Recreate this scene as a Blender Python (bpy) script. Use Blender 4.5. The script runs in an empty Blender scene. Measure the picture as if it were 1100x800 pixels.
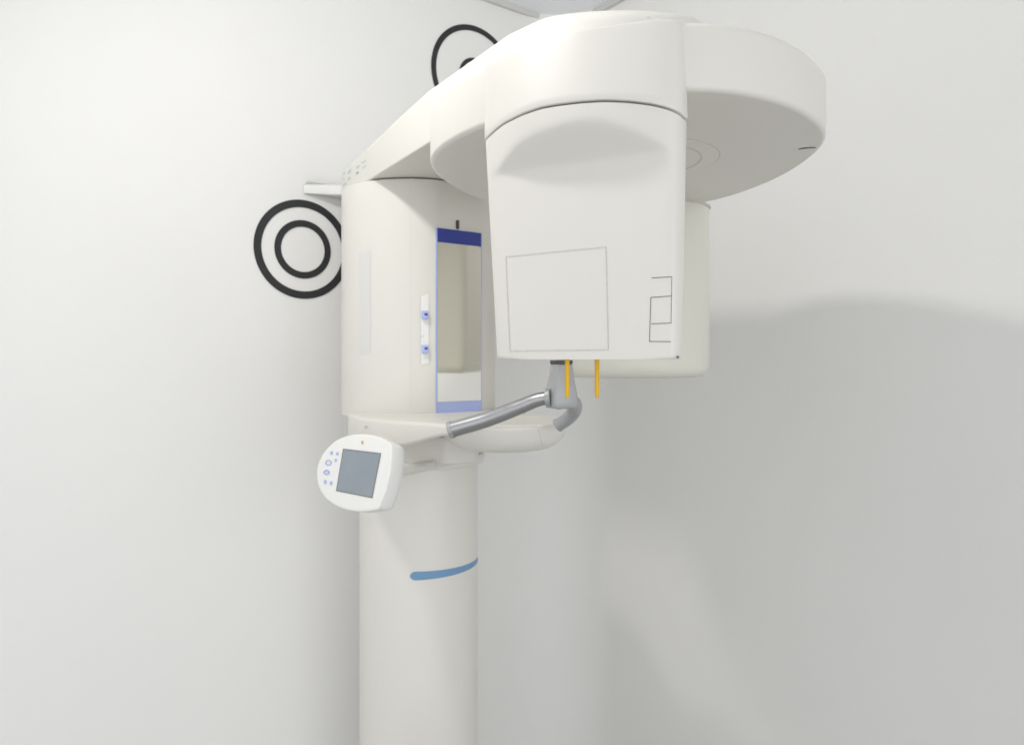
import bpy, bmesh, math, random
from mathutils import Vector, Matrix
from mathutils.bvhtree import BVHTree
random.seed(7)
R = math.radians
scene = bpy.context.scene
col = scene.collection
# ---------------------------------------------------------------- frame
# The plan is worked out from the camera's eye (eye = origin, +Y forward,
# z up); EYE is its height over the floor and is added when meshes are built.
EYE = 1.50
F, CX, HV = 800.0, 550.0, 385.0
def P(u, v, y):
    return Vector(((u-CX)/F*y, y, (HV-v)/F*y))
def ray(u, v):
    return Vector(((u-CX)/F, 1.0, (HV-v)/F)).normalized()

# ---------------------------------------------------------------- materials
def mat(name, color, rough=0.4, metallic=0.0, var=0.03, var_scale=6.0, bump=0.0,
        bump_scale=300.0, emit=None, coat=0.0, spec=0.5):
    m = bpy.data.materials.new(name); m.use_nodes = True
    nt = m.node_tree; b = nt.nodes['Principled BSDF']
    b.inputs['Roughness'].default_value = rough
    b.inputs['Metallic'].default_value = metallic
    b.inputs['Specular IOR Level'].default_value = spec
    if coat:
        b.inputs['Coat Weight'].default_value = coat
        b.inputs['Coat Roughness'].default_value = 0.12
    tc = nt.nodes.new('ShaderNodeTexCoord')
    n = nt.nodes.new('ShaderNodeTexNoise')
    n.inputs['Scale'].default_value = var_scale; n.inputs['Detail'].default_value = 5
    nt.links.new(tc.outputs['Object'], n.inputs['Vector'])
    mx = nt.nodes.new('ShaderNodeMix'); mx.data_type = 'RGBA'
    lo = [max(0, c*(1-var)) for c in color]; hi = [min(1, c*(1+var)) for c in color]
    mx.inputs['A'].default_value = (*lo, 1); mx.inputs['B'].default_value = (*hi, 1)
    nt.links.new(n.outputs['Fac'], mx.inputs['Factor'])
    nt.links.new(mx.outputs['Result'], b.inputs['Base Color'])
    mr = nt.nodes.new('ShaderNodeMapRange')
    mr.inputs['To Min'].default_value = max(0.02, rough-0.06); mr.inputs['To Max'].default_value = rough+0.06
    n2 = nt.nodes.new('ShaderNodeTexNoise'); n2.inputs['Scale'].default_value = var_scale*2.3
    nt.links.new(tc.outputs['Object'], n2.inputs['Vector'])
    nt.links.new(n2.outputs['Fac'], mr.inputs['Value'])
    nt.links.new(mr.outputs['Result'], b.inputs['Roughness'])
    if bump:
        n3 = nt.nodes.new('ShaderNodeTexNoise'); n3.inputs['Scale'].default_value = bump_scale
        n3.inputs['Detail'].default_value = 3
        bp = nt.nodes.new('ShaderNodeBump'); bp.inputs['Strength'].default_value = bump
        bp.inputs['Distance'].default_value = 0.001
        nt.links.new(tc.outputs['Object'], n3.inputs['Vector'])
        nt.links.new(n3.outputs['Fac'], bp.inputs['Height'])
        nt.links.new(bp.outputs['Normal'], b.inputs['Normal'])
    if emit:
        b.inputs['Emission Color'].default_value = (*emit[0], 1)
        b.inputs['Emission Strength'].default_value = emit[1]
    return m

M = dict(
    shell=mat('cream_plastic', (0.765, 0.747, 0.698), 0.38, bump=0.06, bump_scale=500, var=0.012),
    shell2=mat('ivory_plastic', (0.77, 0.755, 0.675), 0.40, bump=0.06, bump_scale=500, var=0.015),
    panel=mat('white_plastic', (0.86, 0.86, 0.84), 0.35, var=0.01),
    wall=mat('wall_paint', (0.85, 0.846, 0.832), 0.55, bump=0.25, bump_scale=160, var=0.022, var_scale=2.2, spec=0.35),
    ceil=mat('ceiling_paint', (0.90, 0.925, 0.95), 0.8, bump=0.2, bump_scale=160, var=0.015, var_scale=2),
    edge_strip=mat('grey_edge_strip', (0.64, 0.64, 0.62), 0.6),
    floor=mat('floor_vinyl', (0.38, 0.37, 0.35), 0.45, var=0.06, var_scale=9),
    metal=mat('brushed_steel', (0.45, 0.455, 0.47), 0.30, metallic=0.9, var=0.05, var_scale=25),
    cast=mat('grey_cast_plastic', (0.40, 0.41, 0.42), 0.42, metallic=0.25, var=0.03, var_scale=20),
    dark=mat('dark_plastic', (0.06, 0.06, 0.06), 0.5),
    ring=mat('black_paint', (0.022, 0.023, 0.025), 0.55, var=0.2, var_scale=40),
    groove=mat('groove_shade', (0.16, 0.155, 0.14), 0.7),
    faint=mat('faint_groove', (0.62, 0.60, 0.55), 0.6, var=0.25, var_scale=220),
    mirror=mat('mirror_glass', (0.985, 0.975, 0.92), 0.03, metallic=1.0, var=0.003),
    navy=mat('navy_strip', (0.035, 0.055, 0.32), 0.35),
    lav=mat('lavender_strip', (0.44, 0.52, 0.87), 0.35),
    edge=mat('blue_bevel', (0.40, 0.48, 0.80), 0.3),
    stripe=mat('blue_accent', (0.17, 0.33, 0.54), 0.4, var=0.06, var_scale=60),
    yellow=mat('yellow_rod', (0.80, 0.47, 0.006), 0.4, var=0.05, var_scale=80),
    lcd=mat('lcd_grey', (0.28, 0.325, 0.36), 0.22, var=0.12, var_scale=14),
    icon=mat('lavender_print', (0.44, 0.47, 0.80), 0.5, var=0.12, var_scale=200),
    orange=mat('orange_print', (0.75, 0.42, 0.16), 0.5),
    label=mat('pale_green_print', (0.52, 0.63, 0.58), 0.5, var=0.12, var_scale=120),
    labeld=mat('grey_green_print', (0.27, 0.34, 0.32), 0.5, var=0.12, var_scale=120),
    bracket=mat('white_bracket_paint', (0.81, 0.808, 0.79), 0.5, var=0.015),
    window=mat('pale_grey_inlay', (0.725, 0.72, 0.70), 0.35),
)

# ---------------------------------------------------------------- helpers
BV = {}
ROOT_AT = {}
def obj(name, bm, m, parent=None, sharp=35, smooth=True, keep=None):
    """link a bmesh given in eye coordinates as ONE mesh object"""
    bmesh.ops.remove_doubles(bm, verts=bm.verts, dist=1e-6)
    bmesh.ops.recalc_face_normals(bm, faces=bm.faces)
    if keep:
        BV[keep] = BVHTree.FromBMesh(bm)
    base = Vector((0, 0, 0))
    p = parent
    while p is not None:
        base = base + p.location; p = p.parent
    bmesh.ops.translate(bm, verts=bm.verts, vec=Vector((0, 0, EYE)) - base)
    me = bpy.data.meshes.new(name); bm.to_mesh(me); bm.free()
    if smooth:
        for f in me.polygons: f.use_smooth = True
        me.set_sharp_from_angle(angle=R(sharp))
    mm = M[m] if isinstance(m, str) else m
    me.materials.append(mm)
    o = bpy.data.objects.new(name, me); col.objects.link(o)
    o.parent = parent
    return o
def thing(name, label, cat, loc):
    o = bpy.data.objects.new(name, None); col.objects.link(o)
    o.empty_display_size = 0.1
    o.location = Vector(loc) + Vector((0, 0, EYE))
    o['label'] = label; o['category'] = cat
    return o

def loft(rings, cap0=True, cap1=True, closed=True, bm=None):
    bm = bm or bmesh.new()
    vs = [[bm.verts.new(p) for p in r] for r in rings]
    n = len(rings[0])
    for a, b in zip(vs, vs[1:]):
        for i in range(n if closed else n-1):
            j = (i+1) % n
            bm.faces.new((a[i], a[j], b[j], b[i]))
    if cap0: bm.faces.new(vs[0][::-1])
    if cap1: bm.faces.new(vs[-1])
    return bm

def cr_closed(pts, N=180):
    """closed Catmull-Rom through 2D points, resampled to N even steps"""
    n = len(pts); out = []
    for i in range(n):
        p0, p1, p2, p3 = (Vector(pts[(i+k-1) % n]) for k in range(4))
        for s in range(24):
            t = s/24
            out.append(0.5*((2*p1)+(-p0+p2)*t+(2*p0-5*p1+4*p2-p3)*t*t+(-p0+3*p1-3*p2+p3)*t**3))
    return resample(out, N)
def resample(out, N):
    d = [0]
    for i in range(len(out)): d.append(d[-1]+(out[(i+1) % len(out)]-out[i]).length)
    L = d[-1]; res = []; k = 0
    for i in range(N):
        s = L*i/N
        while d[k+1] < s: k += 1
        f = (s-d[k])/max(1e-9, d[k+1]-d[k])
        res.append(out[k].lerp(out[(k+1) % len(out)], f))
    return res
def rounded_poly(pts, rad, N=160, seg=8):
    n = len(pts); out = []
    for i in range(n):
        p = Vector(pts[i]); a = Vector(pts[i-1]); b = Vector(pts[(i+1) % n])
        r = rad[i] if isinstance(rad, (list, tuple)) else rad
        da = (a-p); db = (b-p)
        ra = min(r, da.length*.49); rb = min(r, db.length*.49)
        q0 = p+da.normalized()*ra; q1 = p+db.normalized()*rb
        for s in range(seg+1):
            t = s/seg
            out.append((1-t)**2*q0+2*t*(1-t)*p+t*t*q1)
    return resample(out, N)
def area(pl):
    return .5*sum(pl[i].x*pl[(i+1) % len(pl)].y-pl[(i+1) % len(pl)].x*pl[i].y for i in range(len(pl)))
def inset(pl, d):
    s = 1 if area(pl) > 0 else -1
    n = len(pl); out = []
    for i in range(n):
        t = (pl[(i+1) % n]-pl[i-1]).normalized()
        out.append(pl[i]+Vector((-t.y, t.x))*s*d)
    return out
def prism(pl, z0, z1, r0=.004, r1=.004, seg=6, zfun0=None, zfun1=None):
    """plan outline pulled up from z0 to z1, its lower and upper rims rounded"""
    rings = []
    def add(d, z):
        q = inset(pl, d) if d else pl
        rings.append([Vector((p.x, p.y, z(p) if callable(z) else z)) for p in q])
    b = zfun0 or (lambda p: z0); t = zfun1 or (lambda p: z1)
    for k in range(seg+1):
        a = math.pi/2*k/seg
        add(r0*(1-math.sin(a)), (lambda p, a=a: b(p)+r0*(1-math.cos(a))))
    for k in range(seg+1):
        a = math.pi/2*k/seg
        add(r1*(1-math.cos(a)), (lambda p, a=a: t(p)-r1*(1-math.sin(a))))
    return loft(rings)
def circle(c, r, n=128, a0=0):
    return [Vector((c[0]+r*math.cos(a0+2*math.pi*i/n), c[1]+r*math.sin(a0+2*math.pi*i/n))) for i in range(n)]
def softmin(a, b, k):
    m = min(a, b)
    return m-k*math.log(math.exp(-(a-m)/k)+math.exp(-(b-m)/k))

def sweep(pts, r, n=28, sub=10, caps=True, bm=None, rfun=None):
    pts = [Vector(p) for p in pts]; path = []
    for i in range(len(pts)-1):
        p0 = pts[max(0, i-1)]; p1 = pts[i]; p2 = pts[i+1]; p3 = pts[min(len(pts)-1, i+2)]
        for s in range(sub):
            t = s/sub
            path.append(0.5*((2*p1)+(-p0+p2)*t+(2*p0-5*p1+4*p2-p3)*t*t+(-p0+3*p1-3*p2+p3)*t**3))
    path.append(pts[-1])
    t0 = (path[1]-path[0]).normalized()
    up = Vector((0, 0, 1)) if abs(t0.z) < .9 else Vector((1, 0, 0))
    nrm = (up-up.dot(t0)*t0).normalized(); rings = []
    for i, p in enumerate(path):
        t = (path[min(i+1, len(path)-1)]-path[max(i-1, 0)]).normalized()
        nrm = (nrm-nrm.dot(t)*t).normalized(); bn = t.cross(nrm)
        rr = rfun(i/(len(path)-1)) if rfun else r
        rings.append([p+rr*(math.cos(2*math.pi*k/n)*nrm+math.sin(2*math.pi*k/n)*bn) for k in range(n)])
    return loft(rings, caps, caps, bm=bm)

def hit(key, u, v):
    loc, nor, idx, d = BV[key].ray_cast(Vector((0, 0, 0)), ray(u, v))
    if loc is None: return None, None
    if nor.dot(ray(u, v)) > 0: nor = -nor
    return loc, nor
def line_on(key, px, w, lift=.0005, bm=None, step=3.0, closed=False):
    """thin printed or engraved line lying on a built surface"""
    bm = bm or bmesh.new(); pts = []
    px = list(px)+([px[0]] if closed else [])
    for a, b in zip(px, px[1:]):
        n = max(1, int(math.hypot(b[0]-a[0], b[1]-a[1])/step))
        seg = []
        for i in range(n+1):
            t = i/n; h, nn = hit(key, a[0]+(b[0]-a[0])*t, a[1]+(b[1]-a[1])*t)
            if h is not None: seg.append((h, nn))
        if len(seg) < 2: continue
        prev = None
        for i, (h, nn) in enumerate(seg):
            tg = (seg[min(i+1, len(seg)-1)][0]-seg[max(i-1, 0)][0]).normalized()
            sd = nn.cross(tg).normalized()*w/2
            ext = Vector((0, 0, 0))
            if i == 0: ext = -tg*w/2
            if i == len(seg)-1: ext = tg*w/2
            q = h+nn*lift+ext
            cur = (bm.verts.new(q-sd), bm.verts.new(q+sd))
            if prev: bm.faces.new((prev[0], prev[1], cur[1], cur[0]))
            prev = cur
    return bm
def patch_on(key, quad, lift=.0006, n=8, m=8, thick=0, bm=None):
    """a quad label (picture corners tl,tr,br,bl) laid on a built surface"""
    bm = bm or bmesh.new(); g = []
    for j in range(m+1):
        row = []
        for i in range(n+1):
            s, t = i/n, j/m
            a = [quad[0][k]*(1-s)+quad[1][k]*s for k in (0, 1)]
            b = [quad[3][k]*(1-s)+quad[2][k]*s for k in (0, 1)]
            h, nn = hit(key, a[0]*(1-t)+b[0]*t, a[1]*(1-t)+b[1]*t)
            row.append(None if h is None else bm.verts.new(h+nn*(lift+thick)))
        g.append(row)
    for j in range(m):
        for i in range(n):
            q = (g[j][i], g[j][i+1], g[j+1][i+1], g[j+1][i])
            if all(q): bm.faces.new(q)
    if thick:
        ret = bmesh.ops.extrude_face_region(bm, geom=bm.faces[:])
        vs = [e for e in ret['geom'] if isinstance(e, bmesh.types.BMVert)]
        nn = hit(key, sum(q[0] for q in quad)/4, sum(q[1] for q in quad)/4)[1]
        bmesh.ops.translate(bm, verts=vs, vec=-nn*(thick+lift*.5))
    return bm
def blob_on(key, u, v, ru, rv, lift=.0006, n=20, hole=0, bm=None):
    bm = bm or bmesh.new()
    out, inn = [], []
    for k in range(n):
        a = 2*math.pi*k/n
        h, nn = hit(key, u+ru*math.cos(a), v+rv*math.sin(a))
        if h is None: return bm
        out.append(bm.verts.new(h+nn*lift))
        if hole:
            h, nn = hit(key, u+ru*hole*math.cos(a), v+rv*hole*math.sin(a))
            inn.append(bm.verts.new(h+nn*lift))
    if hole:
        for k in range(n):
            bm.faces.new((out[k], out[(k+1) % n], inn[(k+1) % n], inn[k]))
    else:
        bm.faces.new(out)
    return bm
def box_bm(c, ax, ay, az, hx, hy, hz, bev=0.0, bm=None):
    b2 = bmesh.new()
    bmesh.ops.create_cube(b2, size=2)
    mtx = Matrix.Translation(c) @ Matrix((ax, ay, az)).transposed().to_4x4() @ Matrix.Diagonal((hx, hy, hz, 1))
    bmesh.ops.transform(b2, matrix=mtx, verts=b2.verts)
    if bev:
        bmesh.ops.bevel(b2, geom=b2.edges[:], offset=bev, segments=3, affect='EDGES', profile=.5)
    return b2

# ---------------------------------------------------------------- the room
HC = 1.04                                   # ceiling over the eye
nW = Vector((.603, -.797)).normalized()      # out of the left wall
tW = Vector((.797, .603)).normalized()       # along it, towards the corner
corner = Vector(((610-CX)/F*(F*HC/357.0), F*HC/357.0))
LW = 4.2
def wall_pt(s, z, off=0.0):                  # s metres from the corner along the left wall
    p = corner-tW*s+nW*off
    return Vector((p.x, p.y, z))
def struct(name, bm, m, **k):
    o = obj(name, bm, m, None, **k); o['kind'] = 'structure'; return o
ux, uy = Vector((tW.x, tW.y, 0)), Vector((-nW.x, -nW.y, 0)); uz = Vector((0, 0, 1))
mid = corner-tW*(LW/2)-nW*.05
struct('wall_left', box_bm(Vector((mid.x, mid.y, (HC-EYE)/2)), ux, uy, uz, LW/2+.1, .05, (HC+EYE)/2-.001), 'wall', smooth=False, keep='wall')
mid = corner+nW*(LW/2)+tW*.05
struct('wall_right', box_bm(Vector((mid.x, mid.y, (HC-EYE)/2)), ux, uy, uz, .05, LW/2, (HC+EYE)/2-.001), 'wall', smooth=False)
mid = corner-tW*(LW/2)+nW*(LW/2)
struct('ceiling', box_bm(Vector((mid.x, mid.y, HC+.05)), ux, uy, uz, LW/2+.1, LW/2+.1, .05), 'ceil', smooth=False)
struct('floor', box_bm(Vector((mid.x, mid.y, -EYE-.05)), ux, uy, uz, LW/2+.1, LW/2+.1, .05), 'floor', smooth=False)
cr = .19
cc = corner-tW*cr+nW*cr
bm = bmesh.new(); prev = None
for k in range(25):
    a = math.pi/2*k/24
    q = cc+tW*cr*math.sin(a)-nW*cr*math.cos(a)
    cur = (bm.verts.new((q.x, q.y, -EYE)), bm.verts.new((q.x, q.y, HC)))
    if prev: bm.faces.new((prev[0], cur[0], cur[1], prev[1]))
    prev = cur
q = corner+tW*.01-nW*.01
cur = (bm.verts.new((q.x, q.y, -EYE)), bm.verts.new((q.x, q.y, HC)))
bm.faces.new((prev[0], cur[0], cur[1], prev[1]))
struct('wall_corner', bm, 'wall')
mid = corner-tW*(LW/2)+nW*.006
struct('ceiling_edge_strip', box_bm(Vector((mid.x, mid.y, HC-.008)), ux, uy, uz, LW/2, .006, .008), 'edge_strip', smooth=False)  # thin grey strip along the joint of wall and ceiling
mid = corner+nW*(LW/2+.012)-tW*.006
struct('ceiling_edge_strip', box_bm(Vector((mid.x, mid.y, HC-.0082)), ux, uy, uz, .006, LW/2-.012, .008), 'edge_strip', smooth=False)

# black ring decorations on the left wall
def ring_bm(c3, r_out, r_in, th=.0012, n=128):
    prof = []
    for k in range(n):
        a = 2*math.pi*k/n
        d = ux*math.cos(a)+uz*math.sin(a)
        prof.append([c3+d*r_in, c3+d*r_in-uy*th, c3+d*r_out-uy*th, c3+d*r_out])
    bm = bmesh.new(); vs = [[bm.verts.new(p) for p in q] for q in prof]
    for k in range(n):
        a, b = vs[k], vs[(k+1) % n]
        for i in range(4):
            bm.faces.new((a[i], a[(i+1) % 4], b[(i+1) % 4], b[i]))
    return bm
def wall_at(u, v):
    # where the sight line through a picture point meets the left wall
    d = ray(u, v); w0 = Vector((corner.x, corner.y, 0)); nn = Vector((nW.x, nW.y, 0))
    return d*(w0.dot(nn)/d.dot(nn))
def ring_pair(u, v, Ro, Ri, ro, ri, label):
    c = wall_at(u, v)-uy*.0006
    t = thing('wall_ring', label, 'wall decoration', c)
    obj('outer_ring', ring_bm(c, Ro, Ri), 'ring', t, smooth=False)
    obj('inner_ring', ring_bm(c, ro, ri), 'ring', t, smooth=False)
y1 = wall_at(325, 268).y; k1 = y1/F
ring_pair(325.5, 268, 53*k1, 45*k1, 31.3*k1, 24.2*k1, 'black double ring on the wall beside the machine, thick bands, inner ring fully visible')
y2 = wall_at(510, 84).y; k2 = y2/F
ring_pair(510, 83, 54.5*k2, 48.6*k2, 20*k2, 15.8*k2, 'black thin-banded double ring high on the wall, mostly hidden by the overhead arm')

# ---------------------------------------------------------------- the machine
CC = Vector((-.212, 1.70))                   # column axis in plan
AX = Vector((.185, 1.09))                    # axis the unit turns about
root = thing('xray_machine', 'cream panoramic dental x-ray machine with overhead arm and hanging heads, standing in the corner', 'x-ray machine', (CC.x, CC.y, -EYE))

# base plate + lower column
obj('base_plate', prism(circle((CC.x, CC.y), .26), -EYE, -EYE+.05, .002, .012), 'shell', root)
obj('column', prism(circle((CC.x, CC.y), .1335, 192), -EYE+.048, -.206, .001, .001), 'shell', root, keep='column')
obj('column_neck', prism(circle((CC.x, CC.y), .075, 128), -.21, -.12, .001, .001), 'shell', root)
# blue swoosh round the column
bm = bmesh.new(); prev = None
n = 60
for i in range(n+1):
    s = i/n; a = R(-91.5+92*s)
    h = .0094*(1-.45*s)*min(1, math.sqrt(max(0, s/.045)) if s < .045 else 1)*min(1, math.sqrt((1-s)/.05) if s > .95 else 1)
    zc = -.4570+.001*s
    for_r = []
    c = Vector((CC.x, CC.y, 0)); d = Vector((math.cos(a), math.sin(a), 0))
    cur = [bm.verts.new(c+d*.1325+uz*(zc-h)), bm.verts.new(c+d*.1343+uz*(zc-h)), bm.verts.new(c+d*.1343+uz*(zc+h)), bm.verts.new(c+d*.1325+uz*(zc+h))]
    if prev:
        for k in range(4): bm.faces.new((prev[k], prev[(k+1) % 4], cur[(k+1) % 4], cur[k]))
    prev = cur
obj('accent_stripe', bm, 'stripe', root)

# column head: round housing with one flat for the mirror
ring0 = circle((CC.x, CC.y), .173, 240)
n3 = nW
flat = []
for p in ring0:
    d = (p-CC).dot(n3); flat.append(p+n3*(softmin(d, .1645, .0012)-d))
head_o = obj('column_head', prism(flat, -.125, .3695, .003, .003), 'shell', root, keep='chead')
# mirror and trims on the flat
mc = CC+n3*.1646
def mplane(a, z, off): q = mc+tW*a+n3*off; return Vector((q.x, q.y, z))
am = .0015
mw = .0545; ztop, zbot = .269, -.113
def mplate(a0, a1, z0, z1, off, th=.003):
    c = mplane((a0+a1)/2, (z0+z1)/2, off)
    return box_bm(c, ux, uy, uz, (a1-a0)/2, th/2, (z1-z0)/2)
mir = obj('mirror', mplate(am-mw, am+mw, zbot+.0235, ztop-.029, .001), 'mirror', root, smooth=False)
obj('top_strip', mplate(am-mw, am+mw, ztop-.0285, ztop, .0012), 'navy', mir, smooth=False)
obj('bottom_strip', mplate(am-mw, am+mw, zbot, zbot+.023, .0012), 'lav', mir, smooth=False)
for s in (-1, 1):
    obj('bevel_edge', mplate(am+s*(mw+.0012)-.0011, am+s*(mw+.0012)+.0011, zbot, ztop, .0008), 'edge', mir, smooth=False)
# little dark lock pin over the mirror
h, nn = hit('chead', 491, 241.5)
obj('lock_pin', sweep([h-nn*.002+uz*.0085, h+nn*.004+uz*.0085, h+nn*.006+uz*.006], .0042, 14, 4) if False else box_bm(h+nn*.002, ux, uy, uz, .0033, .003, .0095, .0022), 'dark', root)
# slider slot left of the mirror
obj('slider_slot', patch_on('chead', ((452, 317), (460.5, 314.5), (460.5, 390), (452, 392)), .0004, 4, 16, .0012), 'panel', root, keep='slot')
bm = line_on('chead', [(452, 391), (451.6, 318), (460.6, 314.6)], .0009, .0019)
obj('slot_rim', bm, 'faint', root)
bm = line_on('chead', [(452.5, 362), (455.5, 360.5)], .0012, .0020)
obj('slot_mark', bm, 'faint', root)
for v in (338.5, 375.0):
    h, nn = hit('chead', 456.2, v)
    tx = Vector((-nn.y, nn.x, 0)).normalized()
    k = obj('slider_knob', box_bm(h+nn*.006, tx, nn, uz, .0066, .0055, .0085, .0022), 'lav', root, keep='knob')
    h2, n2 = hit('knob', 457.4, v-1.2)
    if h2 is not None:
        obj('knob_arrow', blob_on('knob', 457.6, v-.8, 1.9, 1.3, .0004), 'navy', k, smooth=False)
# pale grey inlay strip and the fine seam of the housing
obj('inlay_strip', patch_on('chead', ((385.5, 271), (398, 269), (398, 380), (386, 381.5)), .0005, 6, 20), 'window', root)
obj('housing_seam', line_on('chead', [(441, 199), (441.5, 440)], .0008, .0003), 'window', root)

# overhead arm: straight sides, rounded end over the turning axis
dA = Vector((-.50, .866)).normalized(); pA = Vector((-dA.y, dA.x))   # pA points left
if pA.x > 0: pA = -pA
hw = .137
AE = AX+pA*.0495
arc = []
a_end = math.atan2(-dA.y, -dA.x)
for k in range(49):
    a = a_end-math.pi/2+math.pi*k/48
    arc.append(AE+Vector((math.cos(a), math.sin(a)))*hw)
L_back = .838
left_first = (arc[0]-AE).dot(pA) > 0
bl, br = AE+dA*(L_back+.005)+pA*hw, AE+dA*(L_back+.12)-pA*hw
seq = arc+([br, bl] if left_first else [bl, br])
arm_pl = resample(rounded_poly([tuple(p) for p in seq], [.02]*len(arc)+[.010, .010], 400), 300)
ZT = [(.90, .430), (.93, .437), (.98, .450), (1.06, .463), (1.20, .467), (1.30, .470), (1.45, .460), (1.72, .434), (2.2, .42)]
def ztop_fun(p):
    y = p.y
    if y <= ZT[0][0]: return ZT[0][1]
    for (a, b), (c, d) in zip(ZT, ZT[1:]):
        if y <= c:
            t = (y-a)/(c-a); t = t*t*(3-2*t) if False else t
            return b+(d-b)*t
    return ZT[-1][1]
arm_o = obj('overhead_arm', prism(arm_pl, .372, .45, .003, .016, 8, zfun1=ztop_fun), 'shell', root, keep='arm')
# small printed label at the column end of the arm
for (u, v, w, hh, dk) in [(369.2, 186.0, 2.2, 1.6, 1), (382, 171.6, 2.0, 2.2, 1), (384, 186, 2.0, 1.6, 1), (370.6, 198, 2.4, 2.2, 0),
                         (369.6, 192.5, 1.2, 1.6, 0), (391, 174, 3.8, 1.3, 0), (391.4, 179.5, 3.6, 1.1, 0), (391.8, 163.8, 3.6, 1.4, 0),
                         (375.5, 183, 2.6, 5.5, 0), (376, 173, 2.8, 3.0, 0), (384.6, 179.5, 2.4, 2.2, 0), (375, 192, 2.0, 2.2, 0)]:
    w *= 1.35; hh *= 1.25
    sl = -.62*w
    bm = patch_on('arm', ((u-w/2, v-hh/2-sl/2), (u+w/2, v-hh/2+sl/2), (u+w/2, v+hh/2+sl/2), (u-w/2, v+hh/2-sl/2)), .0004, 2, 2)
    obj('label_mark', bm, 'labeld' if dk else 'label', arm_o, smooth=False)

# bracket that ties the column to the left wall
def wp(u): p = wall_at(u, HV); return Vector((p.x, p.y))
A_ = wp(324); A_ = Vector((A_.x, A_.y))
pl = rounded_poly([tuple(A_+nW*.004), tuple(A_+nW*.012+tW*.02), (-.425, 1.832), (-.30, 1.78), (-.16, 1.90), tuple(wp(470)+nW*.004)], [.004, .02, .03, .02, .02, .01], 160)
obj('wall_bracket', prism(pl, .401, .428, .002, .012), 'bracket', root)

# rotating unit: rounded disk under the arm
kz = .29/.2816
disk_pts = [(.19, .806), (.238, .812), (.294, .838), (.349, .883), (.408, .965), (.434, 1.069), (.427, 1.222), (.375, 1.370),
            (.27, 1.46), (.14, 1.475), (.03, 1.44), (-.055, 1.365), (-.102, 1.262), (-.124, 1.150), (-.113, 1.065), (-.078, .988), (-.030, .925), (.036, .862), (.115, .818)]
disk_pl = cr_closed(disk_pts, 240)
for _ in range(14):                                          # ease the outline
    disk_pl = [(disk_pl[i-1]+disk_pl[i]*2+disk_pl[(i+1) % 240])/4 for i in range(240)]
obj('rotating_unit', prism(disk_pl, .290, .3665, .007, .010, 8), 'shell', root, keep='disk')
# bearing rings round the axis on its underside
def flat_ring(c, ro, ri, z0, z1, n=120):
    bm = bmesh.new(); vs = []
    for k in range(n):
        a = 2*math.pi*k/n; d = Vector((math.cos(a), math.sin(a), 0)); cc = Vector((c.x, c.y, 0))
        vs.append([bm.verts.new(cc+d*ri+uz*z1), bm.verts.new(cc+d*ro+uz*z1), bm.verts.new(cc+d*ro+uz*z0), bm.verts.new(cc+d*ri+uz*z0)])
    for k in range(n):
        a, b = vs[k], vs[(k+1) % n]
        for i in range(4): bm.faces.new((a[i], a[(i+1) % 4], b[(i+1) % 4], b[i]))
    return bm
obj('bearing_ring', flat_ring(AX, .1155, .1138, .2893, .2915), 'faint', root, smooth=False)
obj('bearing_ring', flat_ring(AX, .0905, .0890, .2876, .2890), 'faint', root, smooth=False)
obj('bearing_cover', prism(circle((AX.x, AX.y), .1138, 96), .2883, .2915, .001, .001), 'shell', root)
for (u, v, w) in [(867, 159, 15), (490, 209.3, 11)]:
    obj('release_slot', line_on('disk', [(u-w/2, v+.9), (u-w/6, v+.1), (u+w/2, v-.5)], .0042 if w > 12 else .0034, .0006), 'groove', root, smooth=False)

# hood over the tube head
SEAM = [(515, 80), (521, 73), (540, 60), (556, 51), (583, 42.5), (623, 32), (665, 25), (705, 21), (733, 22), (745, 24)]
GAP = [(515, 153), (521, 149), (530, 140), (540, 132), (560, 122), (580, 115), (600, 111.5), (625, 108.5), (650, 107), (675, 108), (700, 111), (718, 115.5), (730, 120.5), (738, 128), (745, 130)]
def table(T, u):
    if u <= T[0][0]: return T[0][1]
    for (a, b), (c, d) in zip(T, T[1:]):
        if u <= c: return b+(d-b)*(u-a)/(c-a)
    return T[-1][1]
front = [(521, .90), (530, .884), (540, .868), (556, .847), (583, .825), (620, .802), (650, .790), (680, .783), (705, .780), (722, .7805), (732, .786), (737, .797), (738.5, .815)]
hood_pts = [((u-CX)/F*y, y) for u, y in front]+[(.194, .87), (.172, .945), (.11, .985), (.04, .985), (-.008, .960), (-.030, .928)]
hood_pl = cr_closed(hood_pts, 260)
NH = len(hood_pl)
for _ in range(4): hood_pl = [(hood_pl[i-1]+hood_pl[i]*2+hood_pl[(i+1) % NH])/4 for i in range(NH)]
hc = Vector((.085, .88))
ZS = .360
def sstep(x): x = max(0, min(1, x)); return x*x*(3-2*x)
def zgap(p):
    zf = (HV-table(GAP, CX+F*p.x/p.y))*p.y/F
    zb = .2575+.008*max(0, min(1, (.19-p.x)/.22))
    w = sstep((.906-p.y)/.016)
    return zb+(zf-zb)*w
def top_of(p):
    d = Vector((p.x-AX.x+.03, p.y-AX.y)).normalized()
    w = sstep((.92-p.y)/.08)
    return p-d*.012*w
zg = [zgap(p) for p in hood_pl]
for _ in range(4): zg = [(zg[i-1]+zg[i]*2+zg[(i+1) % NH])/4 for i in range(NH)]
zt = []
for p in hood_pl:
    q = top_of(p); w = sstep((.92-p.y)/.05)
    zf = (HV-table(SEAM, CX+F*q.x/q.y))*q.y/F
    zt.append(ZS+(zf-ZS)*w)
for _ in range(12): zt = [(zt[i-1]+zt[i]*2+zt[(i+1) % NH])/4 for i in range(NH)]
rings = []
def ring_at(pl, z): return [Vector((p.x, p.y, z)) for p in pl]
def ring_z(pl, zz): return [Vector((p.x, p.y, z)) for p, z in zip(pl, zz)]
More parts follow.
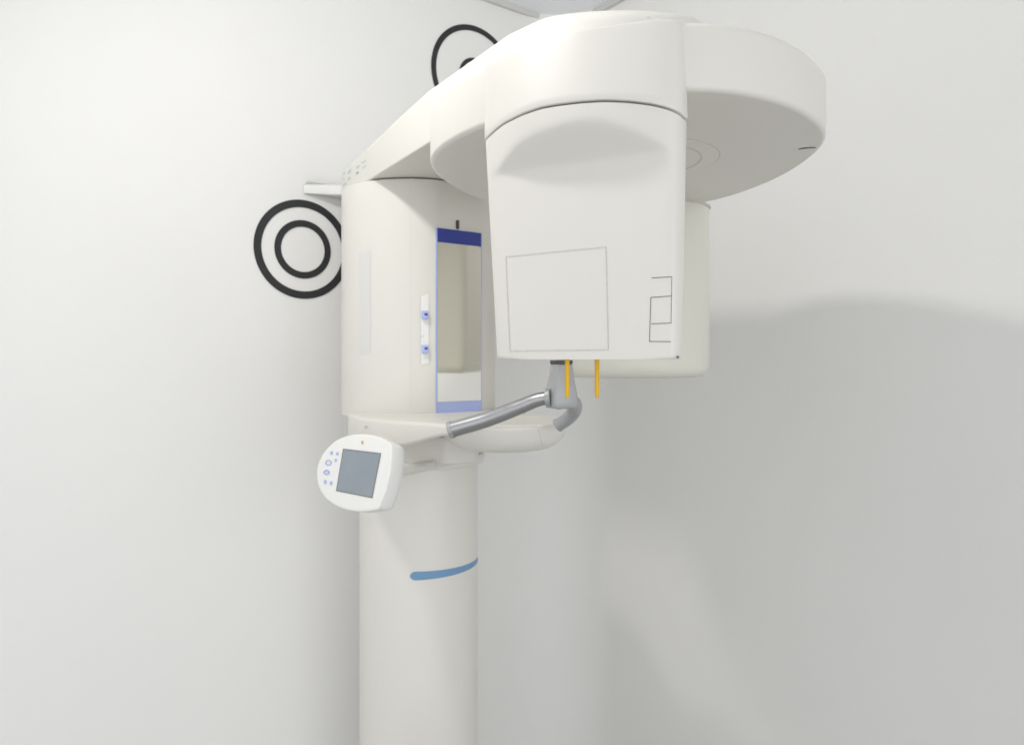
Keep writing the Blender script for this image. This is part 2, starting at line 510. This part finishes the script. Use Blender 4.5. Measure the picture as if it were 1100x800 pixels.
for d, o in [(.012, .001), (.0022, 0), (.0007, .0006), (0, .0022)]: rings.append(ring_z(inset(hood_pl, d), [z+o for z in zg]))
for k in range(1, 11):
    t = k/10
    pl = [p.lerp(top_of(p), t) for p in hood_pl]
    rings.append(ring_z(pl, [a+.0022+(b-.003-a-.0022)*t for a, b in zip(zg, zt)]))
hood_top = [top_of(p) for p in hood_pl]
for k in range(1, 5):
    a = math.pi/2*k/4; rings.append(ring_z(inset(hood_top, .003*(1-math.cos(a))), [z-.003+.003*math.sin(a) for z in zt]))
rings.append([Vector((*(p.lerp(hc, .3)), z+.006)) for p, z in zip(hood_top, zt)])
obj('tube_hood', loft(rings), 'shell', root, keep='hood')

# tube head: half-round body whose front is cut back to a flat face
q0, q1 = Vector((-.0256, .889)), Vector((.166, .782))
tF = (q1-q0).normalized(); nF = Vector((tF.y, -tF.x))
dmax = max((p-q0).dot(nF) for p in hood_pl)
ZH = .262
def cut(z):
    # scoop under the collar: sloping ledge that runs into the face
    t = (z-.2185)
    kk = .0024
    sp = kk*math.log1p(math.exp(max(-40, min(40, t/kk))))
    return sp*(dmax/.038)
tz = [z-.0020 for z in zg]
def head_ring(z, ins=0.0, flatz=True):
    out = []
    pl = inset(hood_pl, .0012+ins)
    for i, p in enumerate(pl):
        # level rings below, following the collar line at the top
        zz = z if z < .20 else .20+(z-.20)*(tz[i]-.20)/(ZH-.20)
        f = zz/.265
        c = cut(zz)
        d = (p-q0).dot(nF)
        d2 = softmin(d, c, .0022+.002*max(0, 1-f)) if c < dmax*1.4 else d
        q = p+nF*(d2-d)
        g = max(0, 1-f)
        out.append(Vector((hc.x+.004*g+(q.x-hc.x)*(1-.088*g), .80+(q.y-.80)*(1-.05*g), zz)))
    return out
rings = [head_ring(ZH, .005), head_ring(ZH, .0008), head_ring(ZH-.0006)]
z = ZH-.002
while z > .17: rings.append(head_ring(z)); z -= .0014
while z > .007: rings.append(head_ring(z)); z -= .008
for k in range(0, 6):
    a = math.pi/2*k/5
    rings.append(head_ring(.0045-.0045*math.sin(a)-.001, .0045*(1-math.cos(a))))
obj('tube_head', loft(rings), 'shell', root, keep='head')
head_part = bpy.data.objects['tube_head']
obj('access_panel', line_on('head', [(543.5, 276), (651, 265.2), (653.5, 375.5), (548, 377), (543.5, 276)], .0010, .0004), 'faint', head_part, smooth=False)
bm = line_on('head', [(700.5, 298.6), (721, 297.4)], .0008)
line_on('head', [(721.6, 297.6), (720.8, 347)], .0005, bm=bm)
line_on('head', [(699.5, 319.6), (720.5, 318)], .0008, bm=bm)
line_on('head', [(699.2, 319.8), (697.8, 367)], .0007, bm=bm)
line_on('head', [(700.2, 347.8), (720.6, 347)], .0008, bm=bm)
line_on('head', [(698, 366.6), (720, 367)], .0008, bm=bm)
obj('panel_groove', bm, 'groove', head_part, smooth=False)
obj('corner_screw', blob_on('head', 727.6, 383.2, 1.5, 1.4, .0006), 'groove', head_part, smooth=False)
# two yellow rods under the head
for u in (609.3, 641.3):
    a = P(u, 383, .86); b = P(u, 425.8, .86)
    obj('yellow_rod', sweep([a, a.lerp(b, .5), b-uz*-.001, b], .0027, 16, 3), 'yellow', root)

# sensor head at the back of the unit
sens = rounded_poly([(.105, 1.352), (.18, 1.335), (.28, 1.338), (.360, 1.385), (.385, 1.44), (.34, 1.485), (.22, 1.50), (.105, 1.505)], [.03, .04, .05, .035, .02, .03, .03, .02], 200)
rings = []
for d, z in [(.055, -.036)]: rings.append(ring_at(inset(sens, d*.5), z))
for k in range(0, 9):
    a = math.pi/2*k/8
    rings.append(ring_at(inset(sens, .022*(1-math.sin(a))), -.0125-.0225*math.cos(a)))
rings.append(ring_at(sens, .2)); rings.append(ring_at(sens, .292))
obj('sensor_head', loft(rings), 'shell2', root)
obj('sensor_collar', flat_ring(Vector((0, 0)), .1, .1, 0, 0) if False else prism(inset(sens, -.0025), .2865, .2915, .001, .001), 'faint', root)

# chin support: wing from the column with a bowl at its end
wing_pts = [(-.346, 1.60), (-.341, 1.535), (-.292, 1.425), (-.219, 1.352), (-.140, 1.300), (-.108, 1.272), (-.086, 1.268), (-.03, 1.33), (.03, 1.46),
            (.03, 1.62), (-.06, 1.76), (-.20, 1.82), (-.31, 1.74)]
wing_pl = rounded_poly(wing_pts, [.03, .04, .04, .05, .03, .012, .012, .05, .05, .06, .06, .06, .06], 260)
tip = Vector((-.098, 1.268))
def wing_bot(p):
    d = min(1, (p-tip).length/.16); d = d*d*(3-2*d)
    return -.132-.030*d
obj('chin_support', prism(wing_pl, -.16, -.1125, .006, .008, 6, zfun0=wing_bot), 'shell', root, keep='wing')
obj('support_screw', blob_on('wing', 393.6, 458.6, 2.0, 1.5, .0008), 'faint', root, smooth=False)
bc = (-.0145, 1.360)
prof = [(.02, -.166), (.07, -.1645), (.095, -.160), (.110, -.153), (.120, -.1445), (.127, -.134), (.1305, -.122), (.1315, -.118), (.1305, -.1135), (.128, -.1115), (.118, -.1108), (.11, -.113), (.03, -.1135)]
obj('chin_bowl', loft([ring_at(circle(bc, r*.885, 128), z) for r, z in prof]), 'shell', root, keep='bowl')
obj('bowl_seam', line_on('bowl', [(530, 459), (576.5, 458), (579.5, 466), (583, 479)], .0009, .0004), 'faint', root, smooth=False)
obj('carriage_collar', prism(circle((CC.x, CC.y), .149, 160), -.234, -.213, .004, .004), 'shell', root)
rib = [(-.25, 1.52), (-.13, 1.46), (-.07, 1.50), (-.07, 1.60), (-.25, 1.60)]
obj('support_rib', prism(rounded_poly(rib, .02, 100), -.21, -.155, .006, .002), 'shell', root)

# handle bars and centre post
Lh, Rh = P(484.5, 461.5, 1.232), P(600.5, 456, 1.250)
hb = sweep([Lh, P(524, 450, 1.220), P(557, 437.5, 1.205), P(577, 429.5, 1.196), P(591, 427, 1.19)], .0118, 32, 10,
           rfun=lambda t: .0137-.0032*t)
obj('handle_bar', hb, 'metal', root)
hb = sweep([P(598, 431, 1.188), P(609, 430.5, 1.191), P(616.5, 433.5, 1.203), P(617, 440.5, 1.222), P(610.5, 449, 1.238), Rh], .0125, 32, 10,
           rfun=lambda t: .0132-.0024*t)
obj('handle_bar', hb, 'cast', root)
def collar(a, b, r, rr=.0022):
    d = (b-a); return sweep([a, a.lerp(b, .2), a.lerp(b, .8), b], r, 32, 4, rfun=lambda t: r*(1-.05*abs(2*t-1)**4))
obj('handle_collar', collar(P(586.5, 427.6, 1.191), P(592.0, 427.2, 1.189), .0152), 'cast', root)
obj('handle_end', collar(Lh+(Lh-P(524, 450, 1.220)).normalized()*.003, Lh+(P(524, 450, 1.220)-Lh).normalized()*.004, .0146), 'cast', root)
obj('handle_end', collar(Rh+Vector((-.0035, .002, -.0025)), Rh+Vector((.001, 0, .001)), .0116), 'cast', root)
pc = P(603, 388, 1.19)
def sq(h1, h2, z, rot, dx=0):
    return [Vector((pc.x+dx+math.cos(rot+a)*h, pc.y+math.sin(rot+a)*h, z)) for a, h in
            [(R(45), h1), (R(135), h1), (R(225), h1), (R(315), h1)]]
rot = R(22)
bm = loft([sq(.0265, 0, -.079, rot), sq(.0285, 0, -.070, rot), sq(.0272, 0, -.058, rot), sq(.0190, 0, -.0085, rot)])
bmesh.ops.bevel(bm, geom=bm.edges[:], offset=.0022, segments=3, affect='EDGES', profile=.5)
obj('handle_post', bm, 'cast', root)
obj('post_connector', prism(rounded_poly([tuple(Vector((p.x, p.y))) for p in sq(.020, 0, 0, rot)], .003, 60), -.0087, -.0028, .0005, .0005), 'dark', root)
obj('bite_rod', prism(circle((pc.x, pc.y), .006, 24), -.004, .045, .001, .002), 'shell', root)

# control panel on the left of the support
al, be = R(40), R(14)
pr = Vector((math.cos(al), -math.sin(al), 0))                    # panel right
bk = Vector((math.sin(al), math.cos(al), 0))                     # level, away
pu = (uz*math.cos(be)+bk*math.sin(be)).normalized()
pn = pr.cross(pu); pn = pn if pn.y < 0 else -pn
pcen = P(385, 508, 1.22)
def on_panel(u, v):
    d = ray(u, v); return d*(pcen.dot(pn)/d.dot(pn))
def pab(u, v):
    q = on_panel(u, v)-pcen; return Vector((q.dot(pr), q.dot(pu)))
outl = [(420.5, 478), (411, 471.3), (402, 467.6), (389, 466), (374, 467.5), (360, 473.5), (348.5, 484.5), (341.5, 498), (340, 511), (343, 525), (351, 536.5), (363.5, 544.5),
        (377, 548.5), (390, 549.3), (400, 548), (407, 545.3), (413.5, 528), (417.8, 510), (420, 494)]
pp = [pab(*q) for q in outl]
pan = []
nn_ = len(pp)
dense = []
for i in range(nn_):
    p0, p1, p2, p3 = (pp[(i+k-1) % nn_] for k in range(4))
    corner_seg = i in (nn_-1, 0, 14, 15)
    for s in range(14):
        t = s/14
        if i in (15, 16, 17, 18): dense.append(p1.lerp(p2, t))
        else: dense.append(0.5*((2*p1)+(-p0+p2)*t+(2*p0-5*p1+4*p2-p3)*t*t+(-p0+3*p1-3*p2+p3)*t**3))
pan = resample(dense, 200)
for _ in range(3): pan = [(pan[i-1]+pan[i]*2+pan[(i+1) % 200])/4 for i in range(200)]
def p3d(q, off): return pcen+pr*q.x+pu*q.y-pn*off
rings = []
for d, off in [(.004, 0), (.0012, .0002), (.0003, .001), (0, .0025), (0, .008), (.0005, .022), (.004, .032), (.012, .040), (.024, .0445)]:
    rings.append([p3d(q, off) for q in inset(pan, d)])
pan_o = obj('control_panel', loft(rings), 'panel', root, keep='panel', sharp=40)
sc = [(369, 482.2), (409.3, 487), (400, 534.3), (361.6, 526.8)]
obj('screen', patch_on('panel', sc, .0005, 4, 4), 'lcd', pan_o, smooth=False)
obj('screen_bezel', line_on('panel', [(369, 482.2), (361.6, 526.8), (400, 534.3)], .0012, .0008), 'groove', pan_o, smooth=False)
obj('screen_bezel', line_on('panel', [(400, 534.3), (409.3, 487), (369, 482.2)], .0012, .0008), 'groove', pan_o, smooth=False)
for (u, v, ru, rv, hole) in [(356.4, 486.3, 1.5, 2.0, 0), (362.6, 487.3, 1.5, 1.8, 0), (360.9, 494.2, 1.3, 1.7, 0), (353.1, 496.9, 3.5, 3.2, .6), (351, 507.2, 3.5, 2.9, .45),
                             (349.7, 517.6, 1.5, 2.4, 0), (355.9, 518.8, 1.5, 2.3, 0)]:
    bm = blob_on('panel', u, v, ru, rv, .0006, 20, hole)
    obj('button', bm, 'icon', pan_o, smooth=False)
obj('status_mark', blob_on('panel', 389.4, 475.2, 1.3, 2.1, .0006), 'orange', pan_o, smooth=False)
nk0 = pcen-pn*.040; nk1 = Vector((-.245, 1.43, -.145))
obj('panel_neck', sweep([nk0, nk0.lerp(nk1, .4)-uz*.004, nk0.lerp(nk1, .75), nk1], .022, 24, 6, rfun=lambda t: .020-.006*t), 'shell', root)

pa = [P(418, 506, 1.262), P(440, 503.5, 1.34), P(462, 499.5, 1.46), P(480, 496.5, 1.58)]
obj('panel_arm', sweep(pa, .010, 24, 8, rfun=lambda t: .0115-.0035*t), 'shell', root)

# ---------------------------------------------------------------- light
W_LO, W_HI = .88, 2.25
def area_lamp(name, loc, target, size, size_y, power, color=(1, .97, .92)):
    l = bpy.data.lights.new(name, 'AREA'); l.shape = 'RECTANGLE'; l.size = size; l.size_y = size_y
    l.energy = power; l.color = color
    o = bpy.data.objects.new(name, l); col.objects.link(o)
    o.location = Vector(loc)+Vector((0, 0, EYE))
    d = (Vector(target)-Vector(loc)).normalized()
    o.rotation_euler = d.to_track_quat('-Z', 'Y').to_euler()
    return o
area_lamp('ceiling_lamp', (-.50, .83, .92), (.24, 1.42, -.08), .085, .085, 5.4)
w = bpy.data.worlds.new('World'); scene.world = w; w.use_nodes = True
nt = w.node_tree; bg = nt.nodes['Background']
bg.inputs['Color'].default_value = (.975, .985, 1.0, 1)
# ambient fill for the unseen room, added brighter on the right and above
tc = nt.nodes.new('ShaderNodeTexCoord'); dp = nt.nodes.new('ShaderNodeVectorMath'); dp.operation = 'DOT_PRODUCT'
dp.inputs[1].default_value = Vector((.90, -.20, .40)).normalized()
mr = nt.nodes.new('ShaderNodeMapRange'); mr.interpolation_type = 'SMOOTHSTEP'
mr.inputs['From Min'].default_value = -.7; mr.inputs['From Max'].default_value = 1.0
mr.inputs['To Min'].default_value = W_LO; mr.inputs['To Max'].default_value = W_HI
nt.links.new(tc.outputs['Generated'], dp.inputs[0]); nt.links.new(dp.outputs['Value'], mr.inputs['Value'])
nt.links.new(mr.outputs['Result'], bg.inputs['Strength'])

# ---------------------------------------------------------------- camera
cam = bpy.data.cameras.new('camera'); co = bpy.data.objects.new('camera', cam); col.objects.link(co)
co.location = (0, 0, EYE); co.rotation_euler = (R(90), 0, 0)
cam.sensor_width = 36; cam.lens = 36*F/1100
cam.shift_y = -(400-HV)/1100
cam.dof.use_dof = True; cam.dof.focus_distance = .88; cam.dof.aperture_fstop = 9.0
cam.clip_start = .02; cam.clip_end = 100
scene.camera = co
scene.view_settings.view_transform = 'Standard'; scene.view_settings.look = 'None'
scene.view_settings.exposure = 0; scene.view_settings.gamma = 1
